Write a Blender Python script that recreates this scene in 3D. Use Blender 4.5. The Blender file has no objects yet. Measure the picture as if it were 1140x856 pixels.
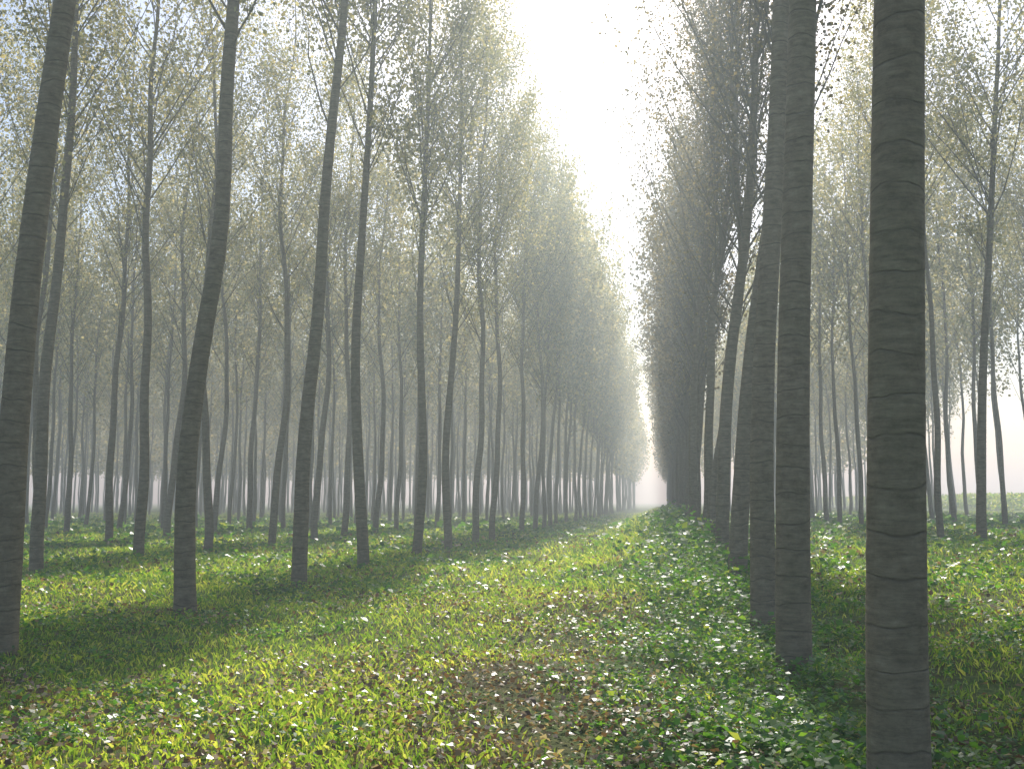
import bpy, math, numpy as np
rng=np.random.default_rng(7)
scene=bpy.context.scene
col=scene.collection
scene.view_settings.view_transform='Standard'
scene.view_settings.look='None'
scene.view_settings.exposure=0
SUN_EL=38.0; SUN_AZ=0.3   # az: degrees towards -X from +Y
# ---------------------------------------------------------------- camera
cd=bpy.data.cameras.new("camera"); cam=bpy.data.objects.new("camera",cd); col.objects.link(cam)
cam.location=(0,0,1.6); cam.rotation_euler=(math.radians(96.69),0,math.radians(8.56))
cd.lens=35; cd.sensor_width=36; cd.clip_end=6000; cd.clip_start=0.05
scene.camera=cam
# ---------------------------------------------------------------- world
w=bpy.data.worlds.new("World"); scene.world=w; w.use_nodes=True
nt=w.node_tree; nt.nodes.clear()
sky=nt.nodes.new('ShaderNodeTexSky'); sky.sky_type='NISHITA'; sky.sun_disc=False
sky.sun_elevation=math.radians(SUN_EL); sky.sun_rotation=math.radians(-SUN_AZ)
sky.air_density=1.15; sky.dust_density=1.7; sky.ozone_density=2.6
bg=nt.nodes.new('ShaderNodeBackground'); bg.inputs[1].default_value=0.15
wo=nt.nodes.new('ShaderNodeOutputWorld')
nt.links.new(sky.outputs[0],bg.inputs[0]); nt.links.new(bg.outputs[0],wo.inputs[0])
sl=bpy.data.lights.new("sun",'SUN'); sl.energy=5.0; sl.angle=math.radians(0.5); sl.color=(1,0.97,0.89)
so=bpy.data.objects.new("sun",sl); col.objects.link(so)
so.rotation_euler=(math.radians(-(90-SUN_EL)),0,math.radians(SUN_AZ)); so.location=(0,40,60)

# ---------------------------------------------------------------- materials
def newmat(name):
    m=bpy.data.materials.new(name); m.use_nodes=True; n=m.node_tree; n.nodes.clear()
    return m,n,n.nodes,n.links
def ramp(n,stops):
    r=n.new('ShaderNodeValToRGB'); e=r.color_ramp.elements
    while len(e)<len(stops): e.new(0.5)
    for i,(p,c) in enumerate(stops):
        e[i].position=p; e[i].color=(c[0],c[1],c[2],1)
    return r
def leafmat(name,stops,trans=0.45,rough=0.5,spec=0.4,tboost=(1.4,1.4,0.7),patchy=None):
    m,t,n,l=newmat(name)
    g=n.new('ShaderNodeNewGeometry'); r=ramp(n,stops)
    l.new(g.outputs['Random Per Island'],r.inputs[0])
    cout=r.outputs[0]
    if patchy:
        nz=n.new('ShaderNodeTexNoise'); nz.inputs['Scale'].default_value=patchy[0]; nz.inputs['Detail'].default_value=5; nz.inputs['Roughness'].default_value=.65
        l.new(g.outputs['Position'],nz.inputs['Vector'])
        pr_=ramp(n,[(.34,patchy[1]),(.5,(1,1,1)),(.66,patchy[2])]); l.new(nz.outputs[0],pr_.inputs[0])
        mm=n.new('ShaderNodeMix'); mm.data_type='RGBA'; mm.blend_type='MULTIPLY'; mm.inputs[0].default_value=1
        l.new(cout,mm.inputs[6]); l.new(pr_.outputs[0],mm.inputs[7]); cout=mm.outputs[2]
    p=n.new('ShaderNodeBsdfPrincipled'); p.inputs['Roughness'].default_value=rough
    p.inputs['Specular IOR Level'].default_value=spec
    l.new(cout,p.inputs['Base Color'])
    tr=n.new('ShaderNodeBsdfTranslucent')
    mu=n.new('ShaderNodeMix'); mu.data_type='RGBA'; mu.blend_type='MULTIPLY'; mu.inputs[0].default_value=1
    l.new(cout,mu.inputs[6]); mu.inputs[7].default_value=(*tboost,1)
    l.new(mu.outputs[2],tr.inputs[0])
    mx=n.new('ShaderNodeMixShader'); mx.inputs[0].default_value=trans
    l.new(p.outputs[0],mx.inputs[1]); l.new(tr.outputs[0],mx.inputs[2])
    o=n.new('ShaderNodeOutputMaterial'); l.new(mx.outputs[0],o.inputs[0])
    return m
M_leaf=leafmat("poplar_foliage",[(0,(.15,.165,.085)),(.35,(.25,.245,.125)),(.7,(.36,.325,.165)),(1,(.5,.41,.2))],0.66,0.45,.4,(1.6,1.55,1.2))
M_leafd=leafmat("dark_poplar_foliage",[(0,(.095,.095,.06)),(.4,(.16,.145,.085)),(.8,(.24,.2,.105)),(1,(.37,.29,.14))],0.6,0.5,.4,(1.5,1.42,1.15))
M_und=leafmat("undergrowth_leaves",[(0,(.045,.125,.028)),(.5,(.09,.22,.045)),(.85,(.17,.3,.06)),(1,(.36,.37,.13))],0.5,0.38,0.6,(2.2,2.2,.65),(.55,(.5,.6,.6),(1.3,1.25,.95)))
M_grass=leafmat("grass_blades",[(0,(.13,.25,.04)),(.6,(.3,.38,.075)),(1,(.53,.51,.19))],0.6,0.4,.6,(1.85,1.9,.75),(.4,(.5,.65,.6),(1.3,1.2,.95)))
M_lit=leafmat("fallen_leaf",[(0,(.09,.055,.03)),(.45,(.24,.14,.065)),(.78,(.42,.3,.13)),(1,(.7,.62,.38))],0.35,0.38,0.6,(1.4,1.3,.9))

def barkmat():
    m,t,n,l=newmat("poplar_bark")
    tc=n.new('ShaderNodeTexCoord'); oi=n.new('ShaderNodeObjectInfo')
    add=n.new('ShaderNodeVectorMath'); add.operation='ADD'
    mulr=n.new('ShaderNodeMath'); mulr.operation='MULTIPLY'; mulr.inputs[1].default_value=37
    l.new(oi.outputs['Random'],mulr.inputs[0]); l.new(tc.outputs['Object'],add.inputs[0]); l.new(mulr.outputs[0],add.inputs[1])
    def mapping(s):
        mp=n.new('ShaderNodeMapping'); mp.inputs['Scale'].default_value=s; l.new(add.outputs[0],mp.inputs[0]); return mp
    def noise(mp,sc,det=5,ro=.6):
        k=n.new('ShaderNodeTexNoise'); k.inputs['Scale'].default_value=sc; k.inputs['Detail'].default_value=det; k.inputs['Roughness'].default_value=ro
        l.new(mp.outputs[0],k.inputs['Vector']); return k
    a=noise(mapping((1,1,1.3)),9,7,.7)
    b=noise(mapping((1,1,6)),5,8,.75)
    c=noise(mapping((1,1,.25)),22,5,.7)
    d=noise(mapping((1,1,1)),1.6,3,.5)
    gnz=noise(mapping((1,1,.4)),2.5,4,.6)
    sp=n.new('ShaderNodeSeparateXYZ'); l.new(add.outputs[0],sp.inputs[0])
    z=n.new('ShaderNodeMath'); z.operation='MULTIPLY_ADD'; z.inputs[1].default_value=4.0
    l.new(sp.outputs[2],z.inputs[0])
    dd=n.new('ShaderNodeMath'); dd.operation='MULTIPLY'; dd.inputs[1].default_value=1.1; l.new(d.outputs[0],dd.inputs[0]); l.new(dd.outputs[0],z.inputs[2])
    fr=n.new('ShaderNodeMath'); fr.operation='FRACT'; l.new(z.outputs[0],fr.inputs[0])
    rr=ramp(n,[(0,(0,0,0)),(.44,(0,0,0)),(.49,(.85,.85,.85)),(.525,(0,0,0)),(1,(0,0,0))]); l.new(fr.outputs[0],rr.inputs[0])
    rb=n.new('ShaderNodeMath'); rb.operation='MULTIPLY'; l.new(rr.outputs[0],rb.inputs[0])
    br=ramp(n,[(.38,(.2,.2,.2)),(.58,(.85,.85,.85))]); l.new(a.outputs[0],br.inputs[0]); l.new(br.outputs[0],rb.inputs[1])
    base=ramp(n,[(.25,(.155,.118,.075)),(.45,(.255,.2,.135)),(.62,(.31,.25,.17)),(.8,(.44,.37,.26))])
    l.new(a.outputs[0],base.inputs[0])
    mg=n.new('ShaderNodeMix'); mg.data_type='RGBA'; gr=ramp(n,[(.48,(0,0,0)),(.78,(.28,.28,.28))]); l.new(gnz.outputs[0],gr.inputs[0]); l.new(gr.outputs[0],mg.inputs[0])
    l.new(base.outputs[0],mg.inputs[6]); mg.inputs[7].default_value=(.19,.195,.1,1)
    m1=n.new('ShaderNodeMix'); m1.data_type='RGBA'; m1.blend_type='MULTIPLY'; m1.inputs[0].default_value=.65
    cr=ramp(n,[(.3,(.4,.4,.4)),(.7,(1.35,1.35,1.35))]); l.new(b.outputs[0],cr.inputs[0])
    l.new(mg.outputs[2],m1.inputs[6]); l.new(cr.outputs[0],m1.inputs[7])
    m2=n.new('ShaderNodeMix'); m2.data_type='RGBA'; l.new(rb.outputs[0],m2.inputs[0]); l.new(m1.outputs[2],m2.inputs[6]); m2.inputs[7].default_value=(.045,.033,.022,1)
    p=n.new('ShaderNodeBsdfPrincipled'); p.inputs['Roughness'].default_value=.85; p.inputs['Specular IOR Level'].default_value=.25
    l.new(m2.outputs[2],p.inputs['Base Color'])
    h=n.new('ShaderNodeMath'); h.operation='MULTIPLY_ADD'; h.inputs[1].default_value=-.8; l.new(rb.outputs[0],h.inputs[0])
    hs=n.new('ShaderNodeMath'); hs.operation='ADD'; l.new(c.outputs[0],hs.inputs[0]); l.new(b.outputs[0],hs.inputs[1]); l.new(hs.outputs[0],h.inputs[2])
    bu=n.new('ShaderNodeBump'); bu.inputs['Strength'].default_value=.8; bu.inputs['Distance'].default_value=.011
    l.new(h.outputs[0],bu.inputs['Height']); l.new(bu.outputs[0],p.inputs['Normal'])
    o=n.new('ShaderNodeOutputMaterial'); l.new(p.outputs[0],o.inputs[0]); return m
M_bark=barkmat()
mt,_t,_n,_l=newmat("twig_bark")
_p=_n.new('ShaderNodeBsdfPrincipled'); _p.inputs['Base Color'].default_value=(.17,.145,.1,1); _p.inputs['Roughness'].default_value=.9
_o=_n.new('ShaderNodeOutputMaterial'); _l.new(_p.outputs[0],_o.inputs[0]); M_twig=mt

def groundmat():
    m,t,n,l=newmat("forest_floor")
    g=n.new('ShaderNodeNewGeometry')
    def noise(sc,det=6,ro=.65):
        k=n.new('ShaderNodeTexNoise'); k.inputs['Scale'].default_value=sc; k.inputs['Detail'].default_value=det; k.inputs['Roughness'].default_value=ro
        l.new(g.outputs['Position'],k.inputs['Vector']); return k
    a=noise(.35,8,.7); b=noise(9,6,.7); c=noise(40,4,.7)
    soil=ramp(n,[(.3,(.035,.024,.012)),(.5,(.11,.07,.032)),(.7,(.21,.145,.065))]); l.new(b.outputs[0],soil.inputs[0])
    gr=ramp(n,[(.3,(.06,.11,.022)),(.5,(.16,.235,.05)),(.75,(.32,.37,.1))]); l.new(b.outputs[0],gr.inputs[0])
    f=ramp(n,[(.38,(0,0,0)),(.54,(1,1,1))]); l.new(a.outputs[0],f.inputs[0])
    sp=n.new('ShaderNodeSeparateXYZ'); l.new(g.outputs['Position'],sp.inputs[0])
    mr=n.new('ShaderNodeMapRange'); mr.inputs[1].default_value=5; mr.inputs[2].default_value=25; mr.inputs[3].default_value=.2; mr.inputs[4].default_value=.95
    l.new(sp.outputs[1],mr.inputs[0])
    mxf=n.new('ShaderNodeMath'); mxf.operation='MAXIMUM'; l.new(f.outputs[0],mxf.inputs[0]); l.new(mr.outputs[0],mxf.inputs[1])
    mx=n.new('ShaderNodeMix'); mx.data_type='RGBA'; l.new(mxf.outputs[0],mx.inputs[0]); l.new(soil.outputs[0],mx.inputs[6]); l.new(gr.outputs[0],mx.inputs[7])
    p=n.new('ShaderNodeBsdfPrincipled'); p.inputs['Roughness'].default_value=.9; p.inputs['Specular IOR Level'].default_value=.2
    l.new(mx.outputs[2],p.inputs['Base Color'])
    s=n.new('ShaderNodeMath'); s.operation='ADD'; l.new(b.outputs[0],s.inputs[0]); l.new(c.outputs[0],s.inputs[1])
    bu=n.new('ShaderNodeBump'); bu.inputs['Strength'].default_value=1; bu.inputs['Distance'].default_value=.06
    l.new(s.outputs[0],bu.inputs['Height']); l.new(bu.outputs[0],p.inputs['Normal'])
    o=n.new('ShaderNodeOutputMaterial'); l.new(p.outputs[0],o.inputs[0]); return m
M_ground=groundmat()
def mistmat():
    m,t,n,l=newmat("morning_mist")
    v=n.new('ShaderNodeVolumeScatter'); v.inputs['Density'].default_value=.0048; v.inputs['Anisotropy'].default_value=.5
    v.inputs['Color'].default_value=(.84,.96,1,1)
    o=n.new('ShaderNodeOutputMaterial'); l.new(v.outputs[0],o.inputs['Volume']); return m
M_mist=mistmat()

# ---------------------------------------------------------------- mesh helpers
def build(name,V,Q,mats,midx=None,smooth=None):
    me=bpy.data.meshes.new(name)
    V=np.asarray(V,dtype=np.float32); Q=np.asarray(Q,dtype=np.int32)
    me.vertices.add(len(V)); me.vertices.foreach_set('co',V.ravel())
    me.loops.add(Q.size); me.loops.foreach_set('vertex_index',Q.ravel())
    me.polygons.add(len(Q)); me.polygons.foreach_set('loop_start',np.arange(0,Q.size,4,dtype=np.int32))
    try: me.polygons.foreach_set('loop_total',np.full(len(Q),4,dtype=np.int32))
    except Exception: pass
    for m in mats: me.materials.append(m)
    if midx is not None: me.polygons.foreach_set('material_index',np.asarray(midx,dtype=np.int32))
    if smooth is not None: me.polygons.foreach_set('use_smooth',np.asarray(smooth,dtype=bool))
    me.update(calc_edges=True)
    return me
def unit(a): return a/np.maximum(np.linalg.norm(a,axis=-1,keepdims=True),1e-9)
def leaves(C,D,N,L,W,fold=0.15):
    D=unit(D); S=unit(np.cross(D,N)); Nn=np.cross(S,D)
    L=L[:,None]; W=W[:,None]
    a=C; b=C+D*L*.42+S*W*.5+Nn*W*fold; c=C+D*L; d=C+D*L*.42-S*W*.5+Nn*W*fold
    V=np.stack([a,b,c,d],1).reshape(-1,3)
    Q=np.arange(len(C)*4).reshape(-1,4)
    return V,Q
def tube(P,R,k):
    P=np.asarray(P,float); n=len(P)
    T=np.gradient(P,axis=0); T=unit(T)
    ref=np.array([0.,1.,0.]) if abs(T[:,2]).mean()>.6 else np.array([0,0,1.])
    A=unit(np.cross(T,ref)); B=np.cross(T,A)
    th=np.linspace(0,2*np.pi,k,endpoint=False)
    R=np.asarray(R,float)
    if R.ndim==1: R=np.repeat(R[:,None],k,1)
    V=P[:,None,:]+(A[:,None,:]*np.cos(th)[None,:,None]+B[:,None,:]*np.sin(th)[None,:,None])*R[:,:,None]
    i=np.arange(n-1)[:,None]*k; j=np.arange(k)[None,:]; j2=(j+1)%k
    Q=np.stack([i+j,i+k+j,i+k+j2,i+j2],-1).reshape(-1,4)
    return V.reshape(-1,3),Q

# ---------------------------------------------------------------- poplar
def make_path(r,lean=None,ctrl=None,wob=1.0):
    if ctrl is None:
        ph=r.uniform(0,6.28,4); la=r.uniform(0,6.28); lm=r.uniform(0,.02) if lean is None else 0
        lx,ly=(lean if lean is not None else (lm*math.cos(la),lm*math.sin(la)))
        am=r.uniform(.06,.19,2)*wob
        f=lambda h: np.stack([lx*h+am[0]*(np.sin(h*.5+ph[0])-math.sin(ph[0]))+.03*np.sin(h*1.5+ph[1])*np.minimum(h,1),
                              ly*h+am[1]*(np.sin(h*.45+ph[2])-math.sin(ph[2]))+.03*np.sin(h*1.4+ph[3])*np.minimum(h,1),h],-1)
    else:
        hs,xs=zip(*ctrl)
        slope=(xs[-1]-xs[-2])/(hs[-1]-hs[-2])
        def f(h):
            h=np.asarray(h,float)
            x=(np.interp(h,hs,xs)+np.interp(h-.6,hs,xs)+np.interp(h+.6,hs,xs)+np.interp(h-1.0,hs,xs)+np.interp(h+1.0,hs,xs))/5
            x=x+np.where(h>hs[-1],(h-hs[-1])*slope*.5,0)
            return np.stack([x,.05*np.sin(h*.6),h],-1)
    return f
def make_tree(seed,H=21.0,r0=.17,near=False,lean=None,ctrl=None,nleaf=9000,first=7.4,nb=44,reach=1.0,lod=0,mleaf=None,steep=1.0,ls=1.0,wob=1.0,tp=1.05,br=1.0):
    r=np.random.default_rng(seed); f=make_path(r,lean,ctrl,wob)
    k=28 if near else (10 if lod==0 else 6)
    if near: hs=np.concatenate([np.arange(-.3,7.5,.045),np.arange(7.5,H,.4),[H]])
    else: hs=np.concatenate([np.arange(-.3,1,.2 if lod==0 else .6),np.arange(1,H,.5 if lod==0 else 1.2),[H]])
    P=f(hs); P[:,2]=hs
    R=r0*(1-np.clip(hs,0,H)/H*.93)**tp*(1+.12*np.exp(-np.maximum(hs+.05,0)/.16))
    th=np.linspace(0,2*np.pi,k,endpoint=False)
    lob=1+.05*np.exp(-np.maximum(hs,0)/.35)[:,None]*np.sin(th*4+r.uniform(0,6))[None]+.02*np.sin(th*2+1)[None]
    R=R[:,None]*lob
    if near:
        sc=np.cumsum(r.uniform(.2,.5,40))
        for s in sc:
            ph=r.uniform(0,6.28); am=r.uniform(.0008,.003)
            dh=hs[:,None]-s-.012*np.sin(th+ph)[None]
            R=R+am*np.exp(-(dh/.03)**2)-am*.8*np.exp(-((dh-.05)/.03)**2)
        R=R+r.normal(0,.0005,R.shape)
        for _ in range(5):
            s=r.uniform(.6,6); t0=r.uniform(0,6.28); dt=np.angle(np.exp(1j*(th-t0)))
            R=R+.008*np.exp(-((hs[:,None]-s)/.05)**2-(dt[None]/.25)**2)
    V,Q=tube(P,R,k)
    trunk=build("trunk_mesh",V,Q,[M_bark],smooth=np.ones(len(Q),bool))
    Vs=[];Qs=[];off=0;segs=[]
    hb=np.sort(first+(H-1.2-first)*r.uniform(0,1,nb)**.95)
    for h in hb:
        az=r.uniform(0,6.28); u=(h-first)/(H-first)
        L=(8.0*(1-u)**.8+.8)*r.uniform(.6,1.08)*reach
        if u<.15: L*=r.uniform(.3,.8)
        tilt=math.radians(r.uniform(24,40))*(1-.2*u)*steep
        n=8; t=np.linspace(0,1,n)
        ang=tilt*(1.1-.45*t)+.04*r.normal(size=n)
        step=L/(n-1)
        hx=np.concatenate([[0],np.cumsum(np.sin(ang[:-1])*step)]); hz=np.concatenate([[0],np.cumsum(np.cos(ang[:-1])*step)])
        azz=az+np.cumsum(r.normal(0,.05,n))
        p0=f(np.array([h]))[0]
        B=np.stack([p0[0]+np.cos(azz)*hx,p0[1]+np.sin(azz)*hx,h+hz],-1)
        rb=br*min(.022,.006+.0028*L)*(1-.85*t)
        v,q=tube(B,rb,4 if lod==0 else 3); Vs.append(v);Qs.append(q+off);off+=len(v)
        segs.append((B[2:],L*.7*(0.3 if u<.10 else 1)))
        for j in range(int(2+L*1.3)):
            i0=r.integers(1,n-1); d=unit(B[i0+1]-B[i0]+r.normal(0,.45,3)*step); l2=L*r.uniform(.12,.28)
            tt=np.linspace(0,1,4)[:,None]
            S=B[i0]+d*l2*tt+np.array([0,0,.25])*l2*tt**2+r.normal(0,.02,(4,3))*tt
            if lod==0:
                v,q=tube(S,rb[i0]*.35*(1-.8*tt[:,0])+.0015,3); Vs.append(v);Qs.append(q+off);off+=len(v)
            segs.append((S[1:],l2*(0.3 if u<.10 else 1.0)*1.4))
    nbq=sum(len(q) for q in Qs)
    wts=np.array([s[1] for s in segs]); wts/=wts.sum()
    C=[]
    cnt=r.multinomial(nleaf,wts)
    for (S,_),c in zip(segs,cnt):
        if c==0: continue
        i=r.integers(0,len(S)-1,c); tt=r.uniform(0,1,(c,1))
        C.append(S[i]*(1-tt)+S[i+1]*tt+r.normal(0,.22,(c,3)))
    C=np.concatenate(C); n=len(C)
    D=r.normal(0,1,(n,3)); D[:,2]-=.5; N=r.normal(0,1,(n,3)); N[:,2]+=.3
    L=(r.uniform(.06,.12,n) if lod==0 else r.uniform(.13,.24,n))*ls
    v,q=leaves(C,D,N,L,L*r.uniform(.8,1.0,n),.12)
    Vs.append(v);Qs.append(q+off)
    V=np.concatenate(Vs);Q=np.concatenate(Qs); mi=np.ones(len(Q),int); mi[:nbq]=0
    crown=build("crown_mesh",V,Q,[M_twig,mleaf or M_leaf],midx=mi,smooth=(mi==0))
    return trunk,crown

def gz(x,y):
    x=np.asarray(x,float);y=np.asarray(y,float)
    g=.05*np.sin(x*.9+.3*y)+.04*np.sin(y*.8-.5*x+1)+.025*np.sin(x*2.3+1.2)*np.sin(y*1.9)
    g=g+.60*np.exp(-((x+.6)/1.7)**2)*np.clip((y-14)/26,0,1)*np.clip((260-y)/50,0,1)
    g=g*np.clip(1.5-np.hypot(x,y)/400,0,1)
    g=g+.40*np.clip((x-3)/5,0,1)*np.clip(y/20,0,1)
    return g

GROUP="poplar trees planted in straight rows"
def place(x,y,trunk,crown,rot,s,label,pitch=0.0):
    e=bpy.data.objects.new("poplar_tree",None); e.empty_display_size=.3
    e.location=(x,y,float(gz(x,y))-.02); e.rotation_euler=(0,pitch,rot); e.scale=(s,s,s)
    e["label"]=label; e["category"]="tree"; e["group"]=GROUP
    col.objects.link(e)
    for nm,me in (("trunk",trunk),("crown",crown)):
        o=bpy.data.objects.new(nm,me); o.parent=e; col.objects.link(o)
LT="tall slender poplar tree with bare lower trunk standing in grass"
near=[(1.26,6.03,.170,[(0,0),(9,.42)],"thick poplar trunk with dark ringed bark beside the leafy track"),
 (1.17,9.8,.165,[(0,0),(3,.10),(6.5,.30),(10,.45)],"poplar tree with ringed brown bark rising from ivy undergrowth"),
 (1.21,13.0,.160,[(0,0),(3,.06),(6,.32),(8,.45),(12,.6)],"poplar tree with forked dark upper trunk beside track"),
 (1.22,18.0,.165,[(0,0),(4,.35),(8,1.0),(12,1.3)],"leaning poplar tree with dark bark beside the track"),
 (1.26,22.9,.160,[(0,0),(4,.2),(8,.8),(12,1.1)],"poplar tree with dark bark and ascending branches"),
 (-6.9,9.78,.165,[(0,0),(3,-.04),(5,.12),(8,.45)],"slightly curved poplar trunk standing over leafy ground cover"),
 (-6.9,14.0,.155,[(0,0),(1.5,-.2),(4,.0),(6,.40),(7.5,.28),(9,.4),(12,.4)],"gently bent poplar tree with grassy base"),
 (-6.9,18.5,.150,[(0,0),(3,.0),(5,.26),(8,.38),(12,.7)],"poplar tree leaning slightly toward the grassy track"),
 (-6.9,22.8,.145,[(0,0),(2,-.2),(5,-.36),(9,-.15),(13,-.02)],"poplar tree with slightly wavy trunk beside the grassy track"),
 (-6.9,27.6,.140,[(0,0),(2,.22),(7,.05),(14,.25)],"poplar tree with slightly wavy trunk beside the grassy track"),
 (-6.9,32.1,.140,[(0,0),(3,-.2),(8,.22),(14,.3)],"poplar tree with slightly wavy trunk beside the grassy track"),
 (8.6,29.2,.14,[(0,0),(5,.3),(10,.8),(15,1.3)],"slender leaning poplar tree standing on sunlit ground cover"),
]
for i,(x,y,r0,ct,lab) in enumerate(near):
    R_=0<x<5
    reach=.97 if R_ else ((1.14 if y<20 else .98))
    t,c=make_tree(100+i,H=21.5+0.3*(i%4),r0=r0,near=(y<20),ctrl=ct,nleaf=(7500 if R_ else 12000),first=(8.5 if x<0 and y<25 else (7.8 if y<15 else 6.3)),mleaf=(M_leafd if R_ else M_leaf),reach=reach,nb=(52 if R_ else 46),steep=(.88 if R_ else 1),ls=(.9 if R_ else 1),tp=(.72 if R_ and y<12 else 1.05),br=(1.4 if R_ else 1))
    place(x,y,t,c,0,1,lab)
variants=[make_tree(300+i,H=20.5+.35*i,r0=.14+.004*(i%3),reach=.9,nleaf=9000,first=7.2,nb=44) for i in range(6)]
vfar=[make_tree(500+i,H=20.5+.4*i,r0=.135,nleaf=3200,lod=1,wob=.7,first=6.8) for i in range(5)]
rstr=[make_tree(550+i,H=20.5+.4*i,r0=.12,nleaf=8500,wob=.5,reach=.95) for i in range(3)]
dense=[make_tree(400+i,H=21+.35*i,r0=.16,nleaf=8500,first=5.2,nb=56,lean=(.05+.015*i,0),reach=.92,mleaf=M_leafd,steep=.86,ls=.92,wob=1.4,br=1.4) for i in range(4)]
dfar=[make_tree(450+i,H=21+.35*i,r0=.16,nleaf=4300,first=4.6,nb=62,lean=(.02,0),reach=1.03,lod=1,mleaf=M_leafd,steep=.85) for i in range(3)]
enear=[make_tree(480+i,H=22.2+.4*i,r0=.14,nleaf=14000,nb=54,lean=(.01,0),reach=.99,first=6.8) for i in range(3)]
efar=[make_tree(470+i,H=22.5+.4*i,r0=.14,nleaf=7500,nb=56,lean=(.035,0),reach=1.25,lod=1,first=6.3) for i in range(4)]
rowsL=[-6.9-6.9*i for i in range(16)]
rowsR=[1.26,8.6,15.5,22.4,29.3]
pos=[]
for X in rowsL+rowsR:
    sp=4.35; 
    if X==-6.9: y=36.6
    elif X==1.26: y=27.0; sp=3.9
    elif X==-13.8: y=20.8-2*4.35
    elif X==8.6: y=33.6
    else: y=rng.uniform(2,6)
    while y<(250 if X in (-6.9,1.26) else (228 if X<0 else 205)):
        ok = (X<0 and -X<.70*y+3.5) or (X>0 and X<.33*y+3.5)
        if X>28: ok=ok and y>105
        if ok and rng.uniform()>.03:
            pos.append((X+rng.normal(0,.12),y+rng.normal(0,.22),X))
        y+=sp
pos.sort(key=lambda p:math.hypot(p[0],p[1]))
nind=300-len(near)
for (x,y,X) in pos[:nind]:
    far=y>50
    if X==1.26:
        v=dfar[rng.integers(0,3)] if far else dense[rng.integers(0,4)]; place(x+(0 if far else rng.normal(0,.14)),y,v[0],v[1],rng.choice([0,.4,-.4]),rng.uniform(.95,1.05),"dark poplar tree with steep leafy branches beside the track")
    elif X==-6.9 and y>34:
        v=efar[rng.integers(0,4)] if y>58 else enear[rng.integers(0,3)]; place(x,y,v[0],v[1],rng.uniform(-.7,.7),rng.uniform(.96,1.04),LT)
    else:
        v=vfar[rng.integers(0,5)] if far else (rstr[rng.integers(0,3)] if X>5 else variants[rng.integers(0,6)]); place(x,y,v[0],v[1],rng.uniform(0,6.28),rng.uniform(.93,1.06),LT)
Vs=[];Qs=[];MI=[];off=0
for (x,y,X) in pos[nind:]:
    H=rng.uniform(19,22)+(1.5 if X==-6.9 else 0); z0=float(gz(x,y))
    hs=np.array([-.3,3,7,12,H]); P=np.stack([x+rng.normal(0,.08,5),y+rng.normal(0,.08,5),z0+hs],-1)
    v,q=tube(P,.15*(1-hs/H*.9),5); Vs.append(v);Qs.append(q+off);off+=len(v);MI.append(np.zeros(len(q),int))
    n=520; u=rng.beta(1.2,1.15,n); az=rng.uniform(0,6.28,n); rad=(3.9 if X==-6.9 else 3.1)*np.sin(np.pi*np.clip(u,.03,.97)**.8)**.8*rng.uniform(0,1,n)**.55
    cl=rng.normal(0,.3,(n,3))
    C=np.stack([x+rad*np.cos(az)+.03*H*u,y+rad*np.sin(az),z0+6.2+(H-6.2)*u],-1)+cl
    D=rng.normal(0,1,(n,3));N=rng.normal(0,1,(n,3)); L=rng.uniform(.3,.6,n)
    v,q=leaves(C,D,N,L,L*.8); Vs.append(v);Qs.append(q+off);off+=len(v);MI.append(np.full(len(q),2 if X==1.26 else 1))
MI=np.concatenate(MI)
me=build("distant_poplars_mesh",np.concatenate(Vs),np.concatenate(Qs),[M_twig,M_leaf,M_leafd],midx=MI)
o=bpy.data.objects.new("distant_poplars",me); o["kind"]="stuff"; o["category"]="trees"; o["label"]="far rows of hazy poplar trees at the plantation end"; col.objects.link(o)
# hedgerow beyond the plantation on the sunny side
n=30000; y=rng.uniform(70,330,n); top=2.2+.08*np.sin(y*.21)+.06*np.sin(y*.53+1)
zz=rng.uniform(0,1,n)**.8*top; xx=46+.6*np.sin(y*.1)+rng.normal(0,1.1,n)
D=rng.normal(0,1,(n,3));N=rng.normal(0,1,(n,3));L=rng.uniform(.25,.5,n)
v,q=leaves(np.stack([xx,y,gz(xx,y)+zz],-1),D,N,L,L*.8)
o=bpy.data.objects.new("hedgerow",build("hedgerow_mesh",v,q,[M_grass])); o["kind"]="stuff"; o["category"]="hedge"; o["label"]="low green hedge along the field beyond the poplars"; col.objects.link(o)

# ---------------------------------------------------------------- ground
def axis(lim_in,step,lim_out,neg=True):
    a=list(np.arange(0,lim_in,step)); s=step; v=lim_in
    while v<lim_out: a.append(v); s*=1.18; v+=s
    a.append(lim_out); a=np.array(a)
    return np.concatenate([-a[:0:-1],a]) if neg else a
ax=axis(25,.3,4000); ay=axis(50,.3,4000)
X,Y=np.meshgrid(ax,ay); Z=gz(X,Y)
V=np.stack([X,Y,Z],-1).reshape(-1,3); nx=len(ax);ny=len(ay)
i=np.arange(ny-1)[:,None]*nx; j=np.arange(nx-1)[None,:]
Q=np.stack([i+j,i+j+1,i+nx+j+1,i+nx+j],-1).reshape(-1,4)
me=build("ground_mesh",V,Q,[M_ground],smooth=np.ones(len(Q),bool))
o=bpy.data.objects.new("ground",me); o["kind"]="structure"; o["label"]="forest floor of soil, leaf litter and rough grass"; o["category"]="ground"; col.objects.link(o)

# ---------------------------------------------------------------- ground cover
def patch(x,y,s,ph):
    return (np.sin(x*s+ph+1.3*np.sin(y*s*.7+ph))+np.sin(y*s*1.1+2*ph+1.1*np.sin(x*s*.8))+.7*np.sin((x+y)*s*1.9+ph))/2.7
def scatter(n,y0,y1):
    y=y0*(y1/y0)**rng.uniform(0,1,n)
    x=rng.uniform(-.80,.42,n)*(y+1.5)+rng.normal(0,.3,n)
    return x,y
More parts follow.
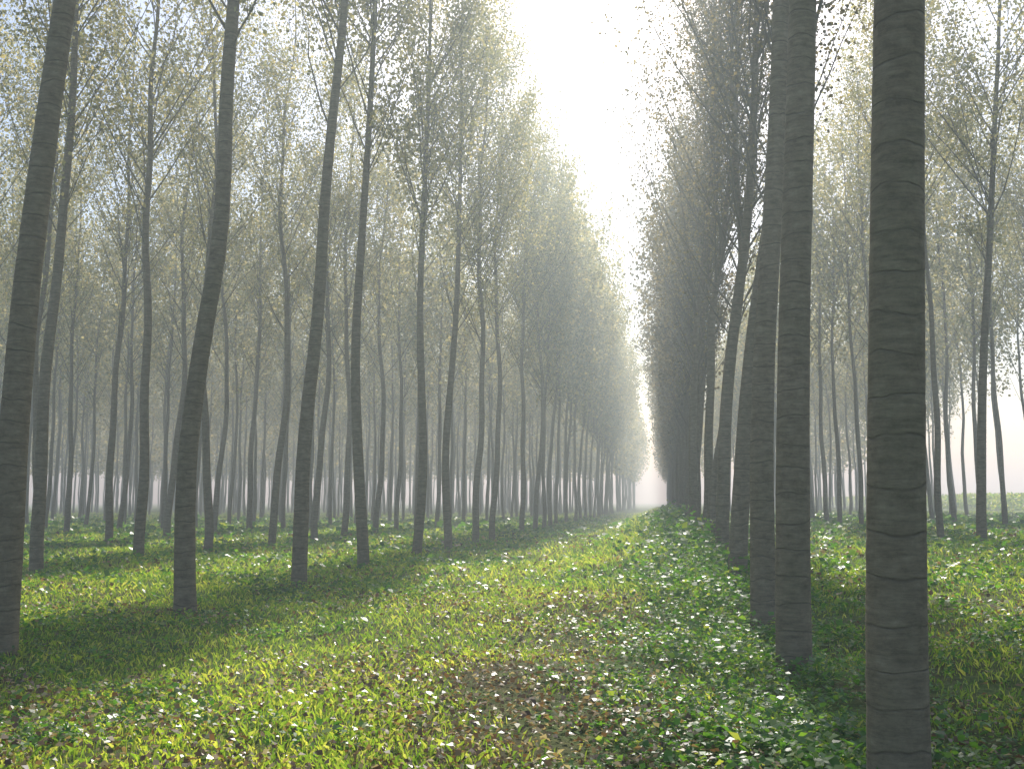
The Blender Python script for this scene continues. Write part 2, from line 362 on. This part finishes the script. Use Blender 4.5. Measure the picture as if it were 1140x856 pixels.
# broad leaved undergrowth
x,y=scatter(80000,2.0,90)
pr=.30+.5*patch(x,y,.9,1.0)+.35*patch(x,y,3.1,2.)
band=np.exp(-((x-.7)/.95)**2)
pr=pr+.9*band+.1*(x>2)
pr=pr-.25*np.exp(-((x+1.3)/1.4)**2)*(y<18)
pr=pr-.4*np.exp(-((x+2.7)/1.2)**2)
k=rng.uniform(0,1,len(x))<pr; x=x[k];y=y[k];band=band[k]
clump=.75+.4*np.clip(patch(x,y,2.1,5.),0,1)
sc=np.clip(y/11,.88,5)*rng.uniform(.5,1.35,len(x))*(1+.15*band)*clump
hgt=(rng.uniform(.03,.17,len(x))*clump+.65*band*np.clip((y-8)/8,0,1)*rng.uniform(.3,1,len(x))*clump)*np.clip(y/14,.9,1.6)
m=6
rep=lambda a:np.repeat(a,m)
az=rng.uniform(0,6.28,len(x)*m); rx=rep(x);ry=rep(y);rs=rep(sc)
hh=rep(hgt)*rng.uniform(.3,1.1,len(az)); rad=rng.uniform(.005,.06,len(az))*rs
C=np.stack([rx+rad*np.cos(az),ry+rad*np.sin(az),gz(rx,ry)+hh],-1)
D=np.stack([np.cos(az),np.sin(az),rng.normal(.05,.45,len(az))],-1)
N=np.stack([rng.normal(0,.45,len(az)),rng.normal(0,.45,len(az)),np.ones(len(az))],-1)
L=rng.uniform(.03,.085,len(az))*rs
v,q=leaves(C,D,N,L,L*rng.uniform(.6,.9,len(L)),.12)
o=bpy.data.objects.new("undergrowth",build("undergrowth_mesh",v,q,[M_und])); o["kind"]="stuff"; o["category"]="undergrowth"; o["label"]="low broad-leaved green plants covering the forest floor"; col.objects.link(o)
# fallen leaves
x,y=scatter(140000,1.8,45)
pr=.24+.4*patch(x,y,.8,4.)+.3*patch(x,y,4.,1.)-.4*np.exp(-((x-1.1)/.8)**2)+.5*np.exp(-((x+1.1)/1.6)**2)*np.clip((22-y)/8,.2,1)
k=rng.uniform(0,1,len(x))<pr; x=x[k];y=y[k]; n=len(x)
az=rng.uniform(0,6.28,n)
C=np.stack([x,y,gz(x,y)+rng.uniform(.005,.11,n)],-1)
D=np.stack([np.cos(az),np.sin(az),rng.normal(0,.45,n)],-1); N=np.stack([rng.normal(0,.6,n),rng.normal(0,.6,n),np.ones(n)],-1)
L=rng.uniform(.022,.072,n)*np.clip(y/12,.9,3)
v,q=leaves(C,D,N,L,L*rng.uniform(.6,.95,n),.2)
o=bpy.data.objects.new("fallen_leaves",build("fallen_leaves_mesh",v,q,[M_lit])); o["kind"]="stuff"; o["category"]="leaves"; o["label"]="dry brown and pale fallen leaves scattered on the ground"; col.objects.link(o)
# grass
x,y=scatter(320000,2.2,130)
pr=.45+.45*patch(x,y,.7,2.5)+.45*patch(x,y,2.3,.4)+.35*np.clip((y-9)/8,0,1)+.35*(x<-1.8)
pr=pr-.35*np.exp(-((x+.6)/1.2)**2)*np.clip((15-y)/6,0,1)
k=rng.uniform(0,1,len(x))<pr; x=x[k];y=y[k]; n=len(x)
az=rng.uniform(0,6.28,n); s=np.clip(y/12,1,5)
hl=rng.uniform(.03,.11,n)*np.clip(y/12,1,2.1)*(1+.7*np.exp(-((x+.4)/1.5)**2)*np.clip((y-16)/14,0,1))
b=np.stack([x,y,gz(x,y)-.01],-1); d=np.stack([np.cos(az),np.sin(az),np.zeros(n)],-1); sd=np.stack([-np.sin(az),np.cos(az),np.zeros(n)],-1)
wd=(rng.uniform(.002,.0042,n)*s)[:,None]; bend=rng.uniform(.1,.8,n)[:,None]; hl=hl[:,None]; up=np.array([0,0,1.])
p0=b-sd*wd; p1=b+sd*wd; p2=b+d*hl*bend*.3+up*hl*.6+sd*wd*.8; p3=b+d*hl*bend+up*hl*(1-.3*bend)
V=np.stack([p0,p1,p2,p3],1).reshape(-1,3); Q=np.arange(n*4).reshape(-1,4)
o=bpy.data.objects.new("grass",build("grass_mesh",V,Q,[M_grass])); o["kind"]="stuff"; o["category"]="grass"; o["label"]="rough green grass between the rows of poplars"; col.objects.link(o)

# ---------------------------------------------------------------- mist hanging in the wood
bx=np.array([[a,b_,c] for c in (-3,20) for b_ in (-12,1500) for a in (-900,900)],float)
Q=[[0,2,3,1],[4,5,7,6],[0,1,5,4],[2,6,7,3],[0,4,6,2],[1,3,7,5]]
o=bpy.data.objects.new("mist",build("mist_mesh",bx,Q,[M_mist])); o["kind"]="structure"; o["category"]="mist"; o["label"]="thin pale morning mist hanging among the trees"; col.objects.link(o)
